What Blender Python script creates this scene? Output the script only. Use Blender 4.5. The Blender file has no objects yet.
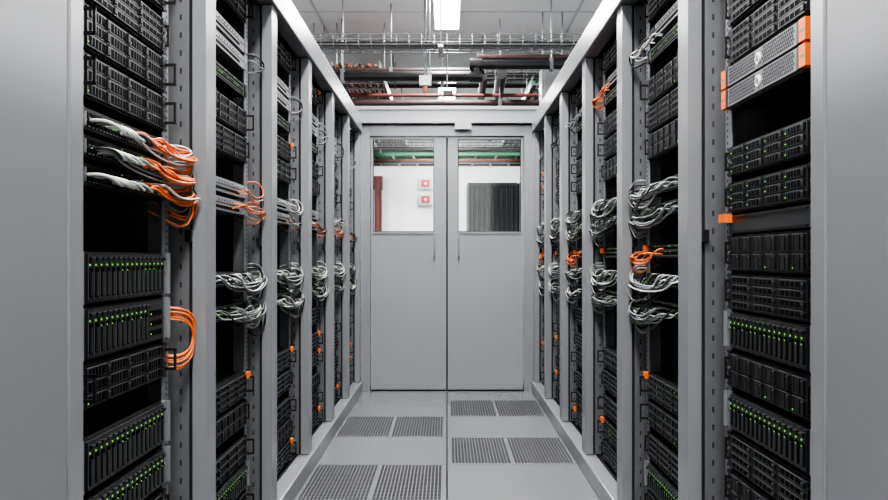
import bpy, math, random
from mathutils import Vector
R = random.Random(7)
try: bpy.context.scene.view_settings.look = 'AgX - High Contrast'
except Exception: pass

# ---------------------------------------------------------------- materials
def mat(name, col, rough=0.5, metal=0.0, emis=None, estr=0.0, noise=0.0, nscale=40, bump=0.0, spec=None):
    m = bpy.data.materials.new(name); m.use_nodes = True
    nt = m.node_tree; b = nt.nodes['Principled BSDF']
    b.inputs['Base Color'].default_value = (*col, 1)
    b.inputs['Roughness'].default_value = rough
    b.inputs['Metallic'].default_value = metal
    if spec is not None: b.inputs['Specular IOR Level'].default_value = spec
    if emis:
        b.inputs['Emission Color'].default_value = (*emis, 1)
        b.inputs['Emission Strength'].default_value = estr
    if noise > 0 or bump > 0:
        tc = nt.nodes.new('ShaderNodeTexCoord')
        n = nt.nodes.new('ShaderNodeTexNoise'); n.inputs['Scale'].default_value = nscale
        n.inputs['Detail'].default_value = 4
        nt.links.new(tc.outputs['Object'], n.inputs['Vector'])
        if noise > 0:
            mx = nt.nodes.new('ShaderNodeMixRGB'); mx.blend_type = 'MIX'
            mx.inputs['Color1'].default_value = (*[c*(1-noise) for c in col], 1)
            mx.inputs['Color2'].default_value = (*[min(1, c*(1+noise)) for c in col], 1)
            nt.links.new(n.outputs['Fac'], mx.inputs['Fac'])
            nt.links.new(mx.outputs['Color'], b.inputs['Base Color'])
        if bump > 0:
            bp = nt.nodes.new('ShaderNodeBump'); bp.inputs['Strength'].default_value = bump
            bp.inputs['Distance'].default_value = 0.002
            nt.links.new(n.outputs['Fac'], bp.inputs['Height'])
            nt.links.new(bp.outputs['Normal'], b.inputs['Normal'])
    return m

M = {}
M['frame'] = mat('painted_steel_frame', (.232,.238,.251), .28, 0.2, noise=.03, nscale=6)
M['panel'] = mat('painted_steel_panel', (.178,.183,.194), .40, 0.05, noise=.02, nscale=3)
M['door'] = mat('painted_door', (.235,.243,.260), .38, 0.0, noise=.02, nscale=4)
M['seam'] = mat('seam_dark', (.02,.02,.023), .7)
M['zinc'] = mat('galvanised_steel', (.20,.205,.215), .35, .5, noise=.08, nscale=60)
M['hole'] = mat('punched_hole', (.035,.035,.04), .8)
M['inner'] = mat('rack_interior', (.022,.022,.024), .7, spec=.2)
M['black'] = mat('chassis_black', (.011,.011,.012), .42, spec=.4)
M['caddy'] = mat('drive_caddy', (.028,.029,.032), .34, .1, spec=.5)
M['vent'] = mat('drive_vent', (.003,.003,.003), .7, spec=.1)
M['grey'] = mat('latch_grey', (.18,.185,.192), .35, .4)
M['silver'] = mat('switch_silver', (.24,.245,.255), .35, .4)
M['mesh'] = mat('bezel_grille_grey', (.17,.173,.180), .4, .3)
M['led'] = mat('led_green', (.1,.5,.08), .4, 0, (.34,.80,.12), .65)
M['orange'] = mat('orange_plastic', (.72,.15,.02), .45)
M['white'] = mat('white_plastic', (.65,.65,.64), .45)
M['corange'] = mat('cable_orange', (.70,.17,.045), .45)
M['cwhite'] = mat('cable_white', (.48,.49,.46), .45)
M['cgrey'] = mat('cable_grey', (.20,.21,.215), .45)
M['cgreen'] = mat('cable_palegreen', (.25,.31,.24), .5)
M['cblack'] = mat('cable_black', (.012,.012,.012), .5)
M['floor'] = mat('raised_floor_laminate', (.148,.152,.160), .26, 0, noise=.08, nscale=150)
M['grate'] = mat('floor_grate_metal', (.135,.138,.145), .42, .3)
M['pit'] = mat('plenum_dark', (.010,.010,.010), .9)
M['ceil'] = mat('ceiling_tile', (.82,.84,.85), .9, 0, noise=.03, nscale=80)
M['grid'] = mat('ceiling_grid', (.55,.56,.57), .6)
M['wall'] = mat('wall_paint', (.88,.885,.88), .85, 0, noise=.02, nscale=5, bump=.05)
M['lamp'] = mat('lamp_diffuser', (.9,.9,.9), .5, 0, (1,.995,.98), 24)
M['pipeb'] = mat('pipe_black', (.016,.016,.018), .4)
M['pipebr'] = mat('pipe_brown', (.045,.025,.023), .5)
M['pipered'] = mat('pipe_red', (.13,.033,.03), .5)
M['corr'] = mat('cable_rust', (.34,.10,.045), .5)
M['red'] = mat('alarm_red', (.6,.05,.04), .45)
M['green'] = mat('cable_green', (.03,.24,.10), .55)
M['wire'] = mat('tray_wire', (.22,.22,.225), .35, .6)
M['rdoor'] = mat('perforated_rack_door', (.05,.053,.058), .5, .3)

def glass():
    m = bpy.data.materials.new('door_glass'); m.use_nodes = True
    nt = m.node_tree; nt.nodes.clear()
    o = nt.nodes.new('ShaderNodeOutputMaterial'); t = nt.nodes.new('ShaderNodeBsdfTransparent')
    t.inputs[0].default_value = (.95,.97,.97,1)
    g = nt.nodes.new('ShaderNodeBsdfGlossy'); g.inputs['Roughness'].default_value = .02
    x = nt.nodes.new('ShaderNodeMixShader'); x.inputs[0].default_value = .05
    nt.links.new(t.outputs[0], x.inputs[1]); nt.links.new(g.outputs[0], x.inputs[2])
    nt.links.new(x.outputs[0], o.inputs[0]); return m
M['glass'] = glass()

# ---------------------------------------------------------------- mesh builder
class MB:
    def __init__(s): s.v=[]; s.f=[]; s.m=[]; s.names=[]
    def mi(s, n):
        if n not in s.names: s.names.append(n)
        return s.names.index(n)
    def box(s, x0,x1,y0,y1,z0,z1,m):
        if x0>x1: x0,x1=x1,x0
        if y0>y1: y0,y1=y1,y0
        if z0>z1: z0,z1=z1,z0
        b=len(s.v)
        s.v += [(x0,y0,z0),(x1,y0,z0),(x1,y1,z0),(x0,y1,z0),(x0,y0,z1),(x1,y0,z1),(x1,y1,z1),(x0,y1,z1)]
        s.f += [(b,b+3,b+2,b+1),(b+4,b+5,b+6,b+7),(b,b+1,b+5,b+4),(b+1,b+2,b+6,b+5),(b+2,b+3,b+7,b+6),(b+3,b,b+4,b+7)]
        s.m += [s.mi(m)]*6
    def cyl(s, p0,p1,r,m,n=12):
        p0=Vector(p0);p1=Vector(p1);d=(p1-p0).normalized()
        u=d.orthogonal().normalized();w=d.cross(u);b=len(s.v)
        for p in (p0,p1):
            for i in range(n):
                a=2*math.pi*i/n; s.v.append(tuple(p+u*math.cos(a)*r+w*math.sin(a)*r))
        for i in range(n):
            j=(i+1)%n; s.f.append((b+i,b+j,b+n+j,b+n+i)); s.m.append(s.mi(m))
        s.f.append(tuple(b+n-1-i for i in range(n))); s.f.append(tuple(b+n+i for i in range(n)))
        s.m += [s.mi(m)]*2
    def mesh(s, name):
        me=bpy.data.meshes.new(name); me.from_pydata(s.v,[],s.f)
        for n in s.names: me.materials.append(M[n])
        me.polygons.foreach_set('material_index', s.m); me.update(); return me
    def obj(s, name, bevel=0, parent=None, smooth=False):
        o=bpy.data.objects.new(name, s.mesh(name)); bpy.context.collection.objects.link(o)
        if bevel:
            b=o.modifiers.new('bevel','BEVEL'); b.width=bevel; b.segments=2; b.limit_method='ANGLE'
        if parent: o.parent=parent
        return o
def empty(name):
    o=bpy.data.objects.new(name,None); bpy.context.collection.objects.link(o); return o
def inst(me,name,loc,rot=0):
    o=bpy.data.objects.new(name,me); o.location=loc; o.rotation_euler=(0,0,rot)
    bpy.context.collection.objects.link(o); return o

# ---------------------------------------------------------------- room shell
D = 6.15           # door plane
CH = 3.2           # ceiling height
W = 5.0; YB=-3.0; YF=16.5
b=MB(); b.box(-W-.1,-W,YB,YF,0,CH,'wall'); b.obj('wall_left')
b=MB(); b.box(W,W+.1,YB,YF,0,CH,'wall'); b.obj('wall_right')
b=MB(); b.box(-W-.1,W+.1,YF,YF+.1,0,CH,'wall'); b.obj('wall_far')
b=MB(); b.box(-W-.1,W+.1,YB-.1,YB,0,CH,'wall'); b.obj('wall_rear')
b=MB(); b.box(-W-.1,W+.1,YB-.1,YF+.1,CH,CH+.1,'ceil')
y=YB+.3
while y<YF: b.box(-W,W,y-.012,y+.012,CH-.006,CH,'grid'); y+=1.2
x=-4.8
while x<W: b.box(x-.012,x+.012,YB,YF,CH-.0055,CH,'grid'); x+=1.2
b.obj('ceiling')

# floor: raised tiles; perforated tiles are open grates over a dark plenum
b=MB()
G=.0026
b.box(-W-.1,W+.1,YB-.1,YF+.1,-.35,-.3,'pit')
b.box(-W,-.6,YB,YF,-.03,0,'floor'); b.box(.6,W,YB,YF,-.03,0,'floor')
row0=3.37; ts=.6
i=-11
while row0+i*ts < YF:
    y0=row0+i*ts; y1=y0+ts
    for sx in (0,1):
        x0=-.6 if sx==0 else 0.0
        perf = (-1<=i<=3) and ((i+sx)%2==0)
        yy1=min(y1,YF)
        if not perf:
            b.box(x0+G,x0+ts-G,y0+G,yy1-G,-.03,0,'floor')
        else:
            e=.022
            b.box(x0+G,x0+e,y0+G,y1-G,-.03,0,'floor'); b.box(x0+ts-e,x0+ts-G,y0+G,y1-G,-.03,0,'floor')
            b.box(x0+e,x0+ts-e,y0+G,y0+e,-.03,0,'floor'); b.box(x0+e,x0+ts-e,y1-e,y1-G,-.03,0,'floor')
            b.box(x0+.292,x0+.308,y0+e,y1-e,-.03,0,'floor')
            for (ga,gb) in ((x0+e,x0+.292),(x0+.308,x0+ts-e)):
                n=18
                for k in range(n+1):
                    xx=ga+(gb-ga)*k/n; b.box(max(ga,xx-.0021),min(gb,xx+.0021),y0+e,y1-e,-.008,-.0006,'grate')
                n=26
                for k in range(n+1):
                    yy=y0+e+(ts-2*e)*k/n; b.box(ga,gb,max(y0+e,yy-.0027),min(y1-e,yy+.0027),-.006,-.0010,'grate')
    i+=1
b.box(-.6,.6,YB,row0-11*ts,-.03,0,'floor')
b.obj('floor')

# ---------------------------------------------------------------- equipment meshes
HW=.2225; EW=.2415
def ears(b,H,handle=True,col='black',tab=None,out=.014):
    for s in (-1,1):
        b.box(-.004,.004,s*HW,s*EW,.001,H-.003,col)
        b.cyl((.004,s*.232,H*.5),(.0055,s*.232,H*.5),.004,'grey',8)
    if handle:
        for s in (-1,1):
            y0=s*.234; t=.0028
            b.box(.004,out,y0-t,y0+t,H*.2,H*.2+.006,'black')
            b.box(.004,out,y0-t,y0+t,H*.8-.006,H*.8,'black')
            b.box(out-.005,out,y0-t,y0+t,H*.2,H*.8,'black')
    if tab:
        for s in (-1,1): b.box(.004,.016,s*(EW-.022),s*(EW+.010),H-.024,H-.003,tab)
def body(b,H,col='black',dep=.6): b.box(-dep,0,-HW,HW,0,H-.003,col)
def srvH(H=.088,cols=4,rows=3,seed=0,tab=None,ledp=.3,out=.014):
    r=random.Random(seed); b=MB(); body(b,H); ears(b,H,tab=tab,out=out)
    cw=2*(HW-.006)/cols; rh=(H-.010)/rows
    for c in range(cols):
        for k in range(rows):
            y0=-HW+.006+c*cw+.0015; y1=y0+cw-.003; z0=.003+k*rh+.001; z1=z0+rh-.0025
            b.box(0,.006,y0,y1,z0,z1,'caddy')
            b.box(.006,.0066,y0+.008,y1-.022,z0+.0035,z1-.0035,'vent')
            for q in range(4):
                yq=y0+.016+q*(y1-y0-.046)/4
                b.box(.0066,.008,yq,yq+.003,z0+.0035,z1-.0035,'caddy')
            b.box(.006,.011,y1-.018,y1-.004,z0+.003,z1-.003,'black')
            b.box(.011,.0115,y1-.016,y1-.006,z1-.0062,z1-.0045,'grey')
            b.box(.006,.0067,y0+.001,y1-.02,z1-.0017,z1-.0002,'grey')
            if r.random()<ledp: b.box(.006,.0075,y0+.003,y0+.0056,z0+.006,z0+.0085,'led')
    return b.mesh('horizontal_bay_server')
def srvV(H=.1,cols=16,seed=0,ctrl=False):
    r=random.Random(seed); b=MB(); body(b,H); ears(b,H,handle=False,col='silver')
    for s in (-1,1):
        b.box(-.002,.012,s*(EW+.004),s*(EW+.007),.002,H-.004,'silver')
        b.box(-.001,.002,s*(EW+.004),s*(EW+.020),.010,H-.012,'silver')
    ymax = HW-.006-(.11 if ctrl else 0)
    cw=(ymax+HW-.006)/cols
    for c in range(cols):
        y0=-HW+.006+c*cw+.0014; y1=y0+cw-.0028; z0=.004; z1=H-.007
        b.box(0,.008,y0,y1,z0,z1,'caddy')
        b.box(.008,.0086,y0+.003,y1-.003,z0+.008,z1-.026,'vent')
        b.box(.0086,.0112,y0+.008,y1-.008,z0+.010,z1-.034,'caddy')
        b.box(.008,.0086,y0+.0006,y0+.0018,z0+.004,z1-.004,'grey')
        b.box(.008,.014,y0+.003,y1-.003,z1-.014,z1-.006,'black')
        b.box(.014,.0145,y0+.005,y1-.005,z1-.0078,z1-.0065,'grey')
        b.box(.008,.0095,y0+.005,y0+.0085,z1-.0225,z1-.019,'led')
        if r.random()<.5: b.box(.008,.0095,y0+.005,y0+.0078,z1-.0335,z1-.0308,'led')
    if ctrl:
        b.box(0,.006,ymax+.004,HW-.004,.004,H-.007,'caddy')
        for k in range(3):
            b.box(.006,.0068,ymax+.015,HW-.02,.015+k*.022,.027+k*.022,'vent')
            b.box(.006,.008,ymax+.02,ymax+.023,.018+k*.022,.021+k*.022,'led')
    return b.mesh('vertical_bay_storage')
def switch(H=.044,col='black',seed=0,n=24,tab=None):
    r=random.Random(seed); b=MB(); body(b,H,col,.45); ears(b,H,handle=False,col=col,tab=tab)
    pw=2*(HW-.02)/n
    if col=='silver':
        b.box(0,.0012,-HW+.006,HW-.006,H*.52,H*.56,'hole')
        b.box(0,.002,-HW+.012,-HW+.07,.024,.038,'black')
        for k in range(n-3):
            y0=-HW+.045+k*pw*.95
            b.box(-.001,.0012,y0,y0+pw*.62,.007,.015,'vent')
            if k>4 and k%2: b.box(0,.0012,y0,y0+pw*.4,.029,.033,'hole')
        return b.mesh('patch_panel')
    for k in range(n):
        for j in range(2):
            y0=-HW+.02+k*pw+.0015; z0=.006+j*.016
            b.box(-.001,.0012,y0,y0+pw-.003,z0,z0+.012,'vent')
            b.box(.0012,.003,y0+.003,y0+pw-.006,z0+.0005,z0+.003,'grey')
            if r.random()<.2: b.box(0,.0022,y0+.002,y0+.0042,z0+.0125,z0+.0145,'led')
    b.box(0,.002,-HW+.004,-HW+.016,.008,.034,'grey')
    return b.mesh('network_switch')
def bezel(H=.046):
    b=MB(); body(b,H,'black'); ears(b,H,handle=False,col='mesh')
    b.box(0,.018,-HW+.02,HW-.02,.001,H-.004,'mesh')
    b.box(-.002,.020,-EW,-HW+.010,.001,H-.004,'orange'); b.box(-.002,.020,HW-.010,EW,.001,H-.004,'orange')
    for s in (-1,1):
        b.box(.020,.0205,s*(HW-.004),s*(HW+.012),H*.4,H*.5,'mesh')
        b.box(0,.0185,s*(HW-.024),s*(HW-.010),.001,H-.004,'black')
    n=40; w=2*(HW-.035)/n
    for k in range(n):
        for j in range(5):
            y0=-HW+.035+k*w+(w/2 if j%2 else 0); z0=.0052+j*.0072
            if abs(y0)<.022: continue
            b.cyl((.0178,y0,z0+.003),(.0186,y0,z0+.003),.0034,'hole',6)
    b.cyl((.018,0,H/2-.002),(.0215,0,H/2-.002),.0125,'white',20)
    b.cyl((.0215,0,H/2-.002),(.022,0,H/2-.002),.007,'mesh',20)
    return b.mesh('grille_bezel_server')
def blank(H=.044,col='caddy',tab=None):
    b=MB(); b.box(-.02,.002,-EW,EW,.001,H-.002,col)
    for s in (-1,1): b.cyl((.002,s*.232,H/2),(.0035,s*.232,H/2),.004,'grey',8)
    if tab: b.box(.002,.022,-(EW-.026),-(EW+.014),H-.018,H+.002,tab)
    b.box(.002,.004,-EW+.03,EW-.03,.004,.007,'black'); b.box(.002,.004,-EW+.03,EW-.03,H-.009,H-.006,'black')
    return b.mesh('blanking_panel')
ME={'H':srvH(.085,4,3,1,ledp=.15,out=.03),'H2':srvH(.085,3,4,2,ledp=.05),'H3':srvH(.085,4,4,3,tab='orange',ledp=.2,out=.03),
    'HV':srvH(.085,6,2,11,ledp=.3),
    'HG':srvH(.072,4,3,4,ledp=.9),'V':srvV(.1,16,5),'V2':srvV(.1,12,6,True),'V3':srvV(.088,16,7),
    'S':switch(.044,'black',8),'SG':switch(.044,'silver',9),'ST':switch(.044,'black',10,tab='orange'),
    'B':bezel(),'K':blank(.045,'caddy','orange'),'K2':blank(.088,'black')}
NM={'H':'rack_server','H2':'rack_server','H3':'rack_server','HV':'rack_server','HG':'rack_server','V':'storage_server','V2':'storage_server','V3':'storage_server',
    'S':'network_switch','SG':'patch_panel','ST':'network_switch','B':'grille_front_server','K':'blanking_panel','K2':'blanking_panel'}

# ---------------------------------------------------------------- racks
E=[1.447,2.286,3.11,3.91,4.69,5.43,6.13]
PW=.095
A=.6
TOP=1.797
def rack(side,e0,e1):
    b=MB(); bx=lambda d0,d1,y0,y1,z0,z1,m: b.box(side*(A+d0),side*(A+d1),y0,y1,z0,z1,m)
    p0=e1-PW
    bx(0,.034,p0,e1-.001,.078,TOP,'frame')
    bx(.034,.044,p0+.014,e1-.001,.078,TOP,'seam')
    bx(.044,.112,p0+.006,p0+.012,.078,TOP,'zinc')
    z=.10
    while z<TOP-.03:
        bx(.062,.067,p0+.005,p0+.0065,z,z+.014,'hole'); z+=.0445
    c=(e0+p0)/2
    for s in (-1,1):
        ya=c+s*.228; yb=c+s*.272
        bx(.062,.066,ya,yb,.078,TOP,'zinc')
        bx(.066,.11,yb-s*.003,yb,.078,TOP,'zinc')
        z=.1
        while z<TOP-.03:
            for q in range(3):
                yh=c+s*.256; bx(.0612,.0621,yh-.003,yh+.003,z+q*.0148,z+q*.0148+.006,'hole')
            z+=.0445
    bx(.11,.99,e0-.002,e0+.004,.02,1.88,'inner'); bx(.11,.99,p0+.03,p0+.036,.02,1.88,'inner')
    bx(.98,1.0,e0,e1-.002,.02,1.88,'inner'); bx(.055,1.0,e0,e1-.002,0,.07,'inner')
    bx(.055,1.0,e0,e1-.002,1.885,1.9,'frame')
    bx(.034,.05,p0-.010,p0+.014,.97,1.0,'black')
    return b.obj('server_rack',bevel=.0015)
for side in (-1,1):
    for k in range(6): rack(side,E[k],E[k+1])

# containment frame rails along each row
for side in (-1,1):
    b=MB(); bx=lambda d0,d1,y0,y1,z0,z1,m: b.box(side*(A+d0),side*(A+d1),y0,y1,z0,z1,m)
    y0=1.392;y1=D-.03
    bx(-.012,.05,y0,y1,1.80,1.905,'frame')
    bx(.002,.05,y0,y1,1.908,1.920,'frame')
    bx(-.014,.05,y0,y1,0,.075,'frame')
    bx(-.004,.04,1.390,E[0],.076,1.798,'frame')
    bx(.04,.12,E[0]-.05,E[0]-.01,.076,1.798,'frame')
    b.obj('rack_row_frame',bevel=.005)
    b=MB()
    bx(-.006,.03,.35,1.378,.03,1.95,'panel'); bx(.03,1.0,.35,.39,.03,1.95,'panel'); bx(.03,1.0,.39,1.378,1.9,1.95,'panel')
    bx(.97,1.0,.39,1.378,.03,1.95,'panel'); bx(0,1.0,.37,1.37,0,.03,'seam')
    bx(.012,.03,1.378,1.390,.03,1.90,'seam')
    b.obj('rack_end_panel',bevel=.004)

# layouts: (type, base height)
L0=[('H',1.70),('H2',1.60),('H',1.505),('H2',1.405),('H',1.315),('H',1.225),
    ('S',1.165),('S',1.115),('S',1.063),('V',.845),('V2',.742),('H',.652),('V',.50),('V3',.405),('H2',.31),('V',.2),('H',.1)]
R0=[('H2',1.66),('H',1.565),('H2',1.47),('H2',1.378),('B',1.322),('B',1.275),('HG',1.118),('HG',1.035),('K',.985),
    ('HV',.90),('H2',.812),('V3',.722),('HV',.632),('V3',.535),('H2',.445),('HV',.355),('V3',.26),('H',.165),('K2',.077)]
L1=[('H',1.70),('SG',1.60),('SG',1.545),('S',1.455),('H',1.33),('H2',1.24),('SG',1.125),('SG',1.07),('S',.845),('S',.745),
    ('H3',.475),('HV',.385),('H',.27),('V3',.18),('H',.09)]
R1=[('H2',1.70),('SG',1.63),('S',1.565),('H',1.43),('H2',1.34),('HV',1.25),('S',1.13),('S',1.06),('ST',.93),('S',.84),('S',.755),
    ('H3',.475),('H',.385),('H2',.28),('V3',.18),('H2',.09)]
FD=.062
def fill(side,e0,e1,lay):
    c=(e0+e1-PW)/2
    for t,h in lay:
        inst(ME[t],NM[t],(side*(A+FD),c,h),0 if side<0 else math.pi)
for side,near,rest in ((-1,L0,L1),(1,R0,R1)):
    for k in range(6):
        lay = near if k==0 else [x for x in rest]
        if k>=2:
            q=random.Random(k*10+side)
            lay=[(t if t in('S','SG','ST') else q.choice(['H','H2','HV','H','H3']),h) for t,h in lay]
            if k%2: lay=lay+[('H2',.60)]
        fill(side,E[k],E[k+1],lay)

# ---------------------------------------------------------------- cables
def curve(name,splines,rad=.0028):
    cu=bpy.data.curves.new(name,'CURVE'); cu.dimensions='3D'; cu.bevel_depth=rad; cu.bevel_resolution=2; cu.resolution_u=6
    names=[]
    for pts,m in splines:
        if m not in names: names.append(m); cu.materials.append(M[m])
        sp=cu.splines.new('NURBS'); sp.points.add(len(pts)-1)
        for i,p in enumerate(pts): sp.points[i].co=(*p,1)
        sp.order_u=4; sp.use_endpoint_u=True; sp.material_index=names.index(m)
    o=bpy.data.objects.new(name,cu); bpy.context.collection.objects.link(o); return o
def bundle(side,k,h,cols,n,seed,sag=.03,ylo=-.12,yhi=.2,name='network_cable_bundle',rad=.0026,out=.0,big=1.0):
    """leads leave the ports, are combed sideways in a sagging bunch and turn round into the cable channel at the far side"""
    r=random.Random(seed); c=(E[k]+E[k+1]-PW)/2; yend=E[k+1]-PW
    sp=[]
    P=lambda d,y,z:(side*(A+d),y,z)
    for i in range(n):
        y0=c+r.uniform(ylo,yhi); z0=h+r.choice([.012,.028])
        ang=r.uniform(0,6.28); rr=r.uniform(0,.015)
        dd=.038-out+rr*math.cos(ang); zc=h+.012+rr*math.sin(ang)
        ye=yend-r.uniform(.0,.05); s=sag*r.uniform(.4,1.5)
        pts=[P(FD-.002,y0,z0),P(FD-.016,y0,z0+.002),P(dd-.006,y0+.012,zc+.008),P(dd-.004,y0+.05,zc-s*.5)]
        ym=(y0+ye)/2
        if ym>y0+.07: pts.append(P(dd-.006,ym,zc-s))
        pts += [P(dd-.010,ye-.06,zc-s*.8),P(dd-.014,ye-.015,zc-s*.3)]
        tw=r.random()
        if tw<.5:
            q=r.uniform(.03,.07)*big
            pts += [P(dd-.010,ye+.004,zc-s*.3-q*.4),P(dd-.002,ye-.004,zc-s*.3-q),P(dd+.01,ye-.035,zc-s*.3-q*1.2),P(dd+.02,ye-.075,zc-s*.3-q),P(.10,ye-.09,zc-q*.6)]
        elif tw<.75:
            q=r.uniform(.02,.045)*big
            pts += [P(dd-.010,ye+.004,zc+q*.3),P(dd,ye-.006,zc+q),P(dd+.02,ye-.04,zc+q*1.2),P(.11,ye-.06,zc+q*.7)]
        else:
            pts += [P(dd,ye+.002,zc-s*.3),P(.06,ye-.004,zc-s*.2),P(.12,ye-.012,zc-.01)]
        sp.append((pts,r.choice(cols)))
    return curve(name,sp,rad)
def loop(side,k,hi,lo,cols,n,seed,name='patch_cable_loop',rad=.0022,yo=0):
    r=random.Random(seed); yend=E[k+1]-PW; sp=[]
    P=lambda d,y,z:(side*(A+d),y,z)
    for i in range(n):
        a=r.uniform(-.012,.012); g=r.uniform(0,.022); y=yend-.085+yo
        h1=hi+r.uniform(-.02,.02); l1=lo+r.uniform(-.02,.02); m=(h1+l1)/2
        sp.append(([P(.10,y+a,h1),P(.06,y+a,h1+.004),P(.035+a*.5,y+.018,h1),P(.024+a*.5,y+.035+g,h1-.02),P(.022,y+.045+g,m+.01),P(.024,y+.045+g,m-.01),P(.026+a*.5,y+.035+g,l1+.02),P(.04,y+.015,l1),P(.06,y,l1+.002),P(.10,y,l1+.006)],r.choice(cols)))
    return curve(name,sp,rad)
WH=['cwhite','cgrey','cgreen','cgrey','cwhite','cgrey','cblack','cblack']
for i,h in enumerate((1.165,1.115,1.063)):
    bundle(-1,0,h,['corange','corange','corange','cwhite'],7,20+i,.016,.03,.19,name='fibre_cable_bundle',out=.004,big=.5,rad=.0026)
    bundle(-1,0,h,['corange'],2,25+i,.016,.03,.19,name='fibre_cable_bundle',out=.008,big=.9,rad=.0026)
    bundle(-1,0,h,['cgrey','cblack','cwhite'],3,30+i,.02,-.16,.05)
    r=random.Random(70+i); sp=[]; c=(E[0]+E[1]-PW)/2
    for q in range(12):
        y0=c+r.uniform(-.22,.02); z=h+.02; L=r.uniform(.07,.17)
        sp.append(([(-A-FD,y0,z),(-A-FD+.022,y0,z+.002),(-A-FD+.038,y0+.02,z-.002),(-A-FD+.036,y0+L*.5,z-.014),(-A-FD+.032,y0+L*.8,z-.012),(-A-FD+.016,y0+L,z-.006),(-A-FD,y0+L,z-.004)],r.choice(['cwhite','cwhite','cgreen','cblack','cwhite'])))
    curve('patch_lead_group',sp,.0032)
loop(-1,0,.800,.675,['corange'],8,41)
for side in (-1,1):
    for k in range(1,6):
        bundle(side,k,.850,WH,20 if k<3 else 12,100+k*7+side,.03,-.22,.2)
        bundle(side,k,.750,WH,16 if k<3 else 9,200+k*7+side,.03,-.22,.2)
        if side<0:
            if k in (1,2,4):
                bundle(side,k,1.125,['corange','cwhite','cgrey'],3,300+k,.02,0,.2,name='fibre_cable_bundle',rad=.0022)
                bundle(side,k,1.07,['corange','corange','cgrey'],4,320+k,.01,0,.2,name='fibre_cable_bundle',big=.5,rad=.0022)
            else: bundle(side,k,1.07,['cgrey','cblack','corange'],5,320+k,.02,0,.2,big=.5)
            loop(side,k,1.60,1.53,['cblack','cblack','cgrey'],3,330+k)
        else:
            bundle(side,k,1.13,WH,18 if k<3 else 8,400+k,.035,-.2,.2)
            bundle(side,k,1.06,WH,18 if k<3 else 8,420+k,.035,-.2,.2)
            if k in (1,3,5):
                bundle(side,k,.93,['corange'],4,440+k,.02,.0,.2,name='fibre_cable_bundle',big=.6,rad=.0024)
            bundle(side,k,1.60,['cgrey','cblack','corange','cwhite'] if k<3 else ['cblack','cgrey'],4,460+k,.02,0,.2,big=.7)

# ---------------------------------------------------------------- end doors
S=D/880.0
def zx(px): return (px-447)*S
def zz(py): return .93+(258-py)*S
for di,(xa,xb,wa,wb) in enumerate(((zx(371),zx(446.3),zx(373),zx(434)),(zx(447.7),zx(523),zx(458),zx(521)))):
    root=empty('door_%d'%(di+1))
    y0=D;y1=D+.04; zt=zz(137); wz0=zz(232); wz1=zz(139.5)
    b=MB()
    b.box(xa,xb,y0,y1,.008,wz0,'door')
    b.box(xa,wa,y0,y1,wz0,zt,'door'); b.box(wb,xb,y0,y1,wz0,zt,'door'); b.box(wa,wb,y0,y1,wz1,zt,'door')
    b.obj('leaf',bevel=.002,parent=root)
    b=MB(); b.box(wa-.0,wb+.0,y0+.015,y0+.02,wz0,wz1,'glass'); b.obj('glass_pane',parent=root)
    b=MB()
    b.box(wa,wb,y0-.006,y0+.012,wz0-.012,wz0+.002,'frame')
    b.box(wa,wb,y0-.002,y0+.014,wz0+.002,wz0+.006,'seam')
    b.box(wa,wa+.005,y0+.002,y0+.014,wz0,wz1,'seam'); b.box(wb-.005,wb,y0+.002,y0+.014,wz0,wz1,'seam')
    b.obj('window_bead',parent=root)
    b=MB()
    hx=zx(434.5) if di==0 else zx(458.5)
    b.box(hx-.006,hx+.006,y0-.03,y0-.022,zz(257),zz(238),'grey')
    b.box(hx-.005,hx+.005,y0-.024,y0,zz(257),zz(255),'grey'); b.box(hx-.005,hx+.005,y0-.024,y0,zz(240),zz(238),'grey')
    b.obj('pull_handle',parent=root)
    b=MB()
    for sx in (xa+.035,xb-.035):
        z=.09
        while z<wz0: b.cyl((sx,y0,z),(sx,y0-.003,z),.004,'grey',8); z+=.17
    for f in (.33,.66):
        sx=xa+(xb-xa)*f; b.cyl((sx,y0,.05),(sx,y0-.003,.05),.004,'grey',8)
    b.box(xa+.004,xb-.004,y0-.004,y0,.012,.03,'frame')
    b.obj('fixings',parent=root)
b=MB()
b.box(-.66,zx(370.3),D-.02,D+.06,0,zz(125),'frame'); b.box(zx(523.7),.66,D-.02,D+.06,0,zz(125),'frame')
b.box(zx(370.3),zx(523.7),D-.02,D+.06,zz(136.3),zz(125),'frame')
b.box(zx(370.3),zx(523.7),D+.045,D+.055,0,.03,'seam'); b.box(-.01,.01,D+.042,D+.05,.01,1.77,'seam')
for x in (-.575,.575):
    for z in (.2,.6,1.0,1.4,1.7): b.cyl((x,D-.02,z),(x,D-.023,z),.004,'grey',8)
b.box(-.70,.70,D-.06,D+.06,1.868,1.975,'frame'); b.box(-.70,.70,D-.075,D-.06,1.955,1.98,'frame'); b.box(-.70,.70,D-.075,D-.06,1.862,1.882,'frame')
b.box(-.66,.66,D-.03,D+.05,1.855,1.862,'seam')
b.obj('trim_1',bevel=.002)
b=MB(); b.box(zx(455),zx(471),D-.09,D-.07,zz(131),zz(122),'silver'); b.box(zx(455)+.01,zx(471)-.01,D-.07,D-.02,zz(130),zz(124),'grey'); b.obj('door_closer')  # door closer: small grey box above the leaves

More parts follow.
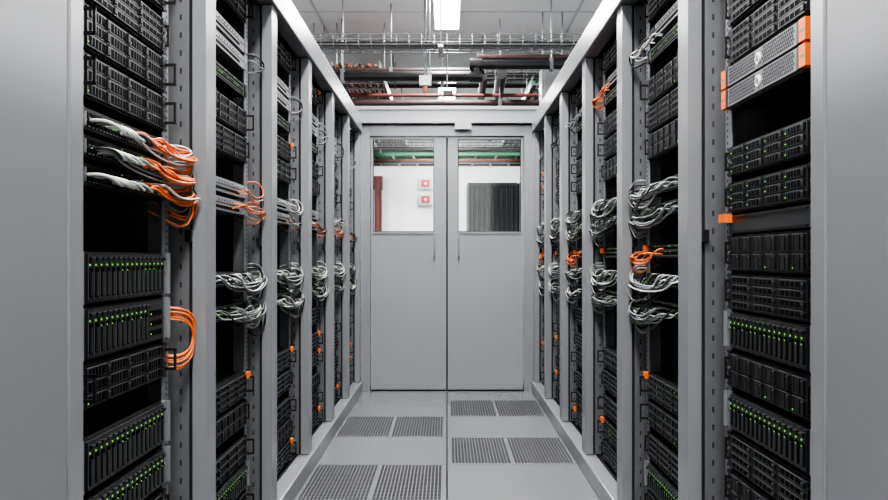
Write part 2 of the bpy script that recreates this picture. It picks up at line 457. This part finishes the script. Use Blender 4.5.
# ---------------------------------------------------------------- room services
def tray(name,xa,xb,yc,w,z,cab=0):
    b=MB()
    for yy in (yc-w/2,yc-w/6,yc+w/6,yc+w/2): b.cyl((xa,yy,z),(xb,yy,z),.005,'wire',6)
    for yy in (yc-w/2,yc+w/2):
        for dz in (.04,.08): b.cyl((xa,yy,z+dz),(xb,yy,z+dz),.005,'wire',6)
    x=xa
    while x<=xb:
        b.box(x-.003,x+.003,yc-w/2,yc+w/2,z-.003,z+.003,'wire')
        for yy in (yc-w/2,yc+w/2): b.box(x-.003,x+.003,yy-.003,yy+.003,z,z+.085,'wire')
        x+=.1
    for i in range(cab):
        yy=yc-w/2+.03+i*.04; b.cyl((xa,yy,z+.016),(xb,yy,z+.016),.011,['cblack','cgrey','cblack'][i%3],8)
    for x in (xa+.4,(xa+xb)/2-.05,xb-.4):
        b.box(x-.02,x+.02,yc-w/2-.03,yc+w/2+.03,z-.03,z-.006,'zinc')
        for yy in (yc-w/2-.02,yc+w/2+.02): b.cyl((x,yy,z-.02),(x,yy,CH),.006,'zinc',6)
    return b.obj(name)
tray('wire_cable_tray',-2.6,2.6,7.1,.3,2.62,5)
tray('wire_cable_tray',-3,3,9.3,.3,2.80,5)
tray('wire_cable_tray',-3,3,11.5,.3,2.34,6)

def pipe(name,pts,r,m,hang=None):
    b=MB()
    for a,c in zip(pts,pts[1:]): b.cyl(a,c,r,m,16)
    for p in pts[1:-1]:
        b.cyl((p[0]-r*1.3,p[1],p[2]),(p[0]+r*1.3,p[1],p[2]),r*1.25,m,14)
    if hang:
        for (x,y,z) in hang:
            b.cyl((x,y,z),(x,y,CH),.006,'zinc',6); b.box(x-.015,x+.015,y-r*1.2,y+r*1.2,z-r*1.2,z+r*1.2,'zinc')
    return b.obj(name)
pipe('water_pipe',[(-2.6,7.6,2.50),(.25,7.6,2.50),(.25,7.6,2.60),(2.6,7.6,2.60)],.042,'pipeb',[(-.9,7.6,2.5),(-.15,7.6,2.5),(.9,7.6,2.6)])
pipe('water_pipe',[(-2.6,7.85,2.60),(.3,7.85,2.60),(.3,7.85,2.72),(2.6,7.85,2.72)],.026,'pipebr',[(-.5,7.85,2.60)])
pipe('water_pipe',[(-2.8,8.35,2.40),(-.05,8.35,2.40),(2.8,8.35,2.40)],.032,'pipebr',[(-1.0,8.35,2.40),(.5,8.35,2.40)])
pipe('water_pipe',[(-2.8,8.6,2.52),(2.8,8.6,2.52)],.018,'pipered',[(-1.2,8.6,2.52),(1.5,8.6,2.52)])
pipe('refrigerant_pipe',[(.5,8.0,2.61),(.60,12.3,2.61)],.052,'pipeb',[(.55,9.0,2.61),(.58,11,2.61)])
pipe('refrigerant_pipe',[(.34,8.15,2.61),(.42,12.3,2.61)],.036,'pipeb',[(.36,9.0,2.61),(.40,11,2.61)])
pipe('refrigerant_pipe',[(-3,9.8,2.95),(3,9.8,2.95)],.045,'pipeb',[(-.6,9.8,2.95),(1.2,9.8,2.95)])
pipe('refrigerant_pipe',[(-3,10.6,2.22),(3,10.6,2.22)],.022,'pipebr',[(-.8,10.6,2.22),(.9,10.6,2.22)])
pipe('refrigerant_pipe',[(-3,10.2,2.93),(3,10.2,2.93)],.03,'pipebr',[(-.6,10.2,2.93),(1.2,10.2,2.93)])
pipe('sprinkler_pipe',[(-.18,7.3,CH),(-.18,7.3,2.44)],.012,'zinc')
b=MB(); b.box(-.23,-.13,7.27,7.33,2.36,2.44,'silver'); b.cyl((-.18,7.3,2.3),(-.18,7.3,2.36),.02,'corr',10); b.obj('smoke_detector')
b=MB(); b.box(-.03,.05,7.4,7.46,2.30,2.34,'pipebr'); b.cyl((.0,7.43,2.34),(.0,7.43,CH),.006,'zinc',6); b.obj('junction_box')

def ladder(name,x0,x1,y0,y1,z,cab):
    b=MB()
    b.box(x0-.01,x0,y0,y1,z,z+.08,'zinc'); b.box(x1,x1+.01,y0,y1,z,z+.08,'zinc')
    y=y0
    while y<y1: b.box(x0,x1,y,y+.03,z,z+.015,'zinc'); y+=.3
    n=int((x1-x0)/.03)
    for i in range(n):
        xx=x0+.015+i*.03; b.cyl((xx,y0,z+.03+.01*(i%3)),(xx,y1,z+.03+.01*(i%3)),.013,cab[i%len(cab)],8)
    for y in (y0+.5,(y0+y1)/2,y1-.5):
        for x in (x0-.015,x1+.015): b.cyl((x,y,z),(x,y,CH),.006,'zinc',6)
    return b.obj(name)
ladder('cable_ladder',-1.05,-.62,8.0,15.5,2.64,['pipebr','corr','cblack','corr','pipebr','corr'])
ladder('cable_ladder',-1.8,-1.3,8.0,15.5,2.64,['green','cblack','pipebr'])
ladder('cable_ladder',.85,1.25,8.7,15.5,2.64,['green','cblack','cwhite'])
def xladder(name,x0,x1,y0,y1,z,cab,rail='zinc'):
    b=MB(); b.box(x0,x1,y0-.006,y0,z,z+.02,rail); b.box(x0,x1,y1,y1+.006,z,z+.02,rail)
    x=x0
    while x<x1: b.box(x,x+.03,y0,y1,z,z+.012,'zinc'); x+=.3
    n=int((y1-y0)/.035)
    for i in range(n):
        yy=y0+.018+i*.035; zc=z+.03+.03*(i%3); b.cyl((x0,yy,zc),(x1,yy,zc),.018,cab[i%len(cab)],8)
    for x in (x0+.6,x0+2.3,x1-2.3,x1-.6): b.cyl((x,(y0+y1)/2,z),(x,(y0+y1)/2,CH),.006,'zinc',6)
    return b.obj(name)
xladder('cable_ladder',-3.5,3.5,12.6,13.1,2.40,['green','green','cblack','green','pipebr'],'green')
xladder('cable_ladder',-3.5,3.5,14.3,14.7,2.46,['pipebr','corr','cblack','cwhite'])
xladder('cable_ladder',-3.5,3.5,10.9,11.1,2.42,['pipebr','cblack'],'pipebr')

b=MB(); b.box(.86,1.08,7.98,8.22,2.2,2.66,'frame'); b.box(.88,1.06,7.97,7.98,2.25,2.62,'silver')
for x in (.88,1.06): b.cyl((x,8.1,2.66),(x,8.1,CH),.008,'zinc',6)
b.obj('ventilation_box',bevel=.004)

b=MB(); b.cyl((-1.28,16.35,0),(-1.28,16.35,2.45),.07,'pipered',16); b.cyl((-1.28,16.35,1.2),(-1.28,16.35,1.3),.095,'pipered',16); b.cyl((-1.28,16.35,2.2),(-1.28,16.35,2.45),.09,'pipered',16); b.box(-1.34,-1.22,16.38,16.5,.8,.84,'zinc'); b.obj('fire_main_pipe')
for z in (2.22,1.92):
    b=MB(); b.box(-.53,-.27,16.42,16.5,z,z+.2,'white'); b.box(-.48,-.32,16.40,16.42,z+.035,z+.165,'red'); b.cyl((-.4,16.40,z+.1),(-.4,16.38,z+.1),.03,'white',14)
    b.obj('fire_alarm_box',bevel=.004)

# second row of racks in the room beyond the doors
for j in range(3):
    x0=.33+j*.82; b=MB(); b.box(x0,x0+.8,14.02,15.0,0,2.13,'rdoor')
    b.box(x0+.02,x0+.78,14.0,14.02,.05,2.08,'black')
    q=x0+.05
    while q<x0+.75: b.box(q,q+.03,13.985,14.0,.08,2.05,'rdoor'); q+=.08
    b.box(x0-.004,x0+.02,13.98,14.0,.05,2.10,'mesh')
    b.box(x0+.70,x0+.73,13.96,13.985,1.0,1.25,'silver')
    b.obj('closed_server_cabinet',bevel=.004)
b=MB()
b.box(3.2,3.9,9,12,0,2.05,'rdoor'); 
q=9.05
while q<12: b.box(3.18,3.2,q,q+.02,.1,1.97,'black'); q+=.05
b.obj('closed_server_cabinet')

# ---------------------------------------------------------------- luminaires
def lum(x,y,l=1.2,w=.24,p=60):
    b=MB(); b.box(x-w/2-.015,x+w/2+.015,y-l/2-.015,y+l/2+.015,CH-.03,CH-.006,'white')
    b.box(x-w/2,x+w/2,y-l/2,y+l/2,CH-.035,CH-.03,'lamp')
    b.obj('ceiling_light')
    d=bpy.data.lights.new('tube','AREA'); d.shape='RECTANGLE'; d.size=w; d.size_y=l; d.energy=p; d.color=(1,.995,.985)
    o=bpy.data.objects.new('luminaire_glow',d); o.location=(x,y,CH-.04); bpy.context.collection.objects.link(o)
for y in (-1.2,1.0,3.2,5.4): lum(0,y,1.4,.3,80)
lum(0,8.0,1.2,.22,75); lum(0,11.8,1.2,.22,80); lum(0,14.8,1.2,.22,85)
for x in (-2.6,2.6):
    for y in (-.5,3,7.5,11,14.3): lum(x,y,1.2,.24,82)

w=bpy.data.worlds.new('World'); bpy.context.scene.world=w; w.use_nodes=True
w.node_tree.nodes['Background'].inputs[0].default_value=(.6,.62,.65,1); w.node_tree.nodes['Background'].inputs[1].default_value=.3

# ---------------------------------------------------------------- camera
c=bpy.data.cameras.new('camera'); o=bpy.data.objects.new('camera',c); bpy.context.collection.objects.link(o)
o.location=(0,0,.93); o.rotation_euler=(math.pi/2,0,0)
c.sensor_width=36; c.lens=880/888*36; c.shift_x=-3/888; c.shift_y=8/888; c.clip_start=.02
bpy.context.scene.camera=o
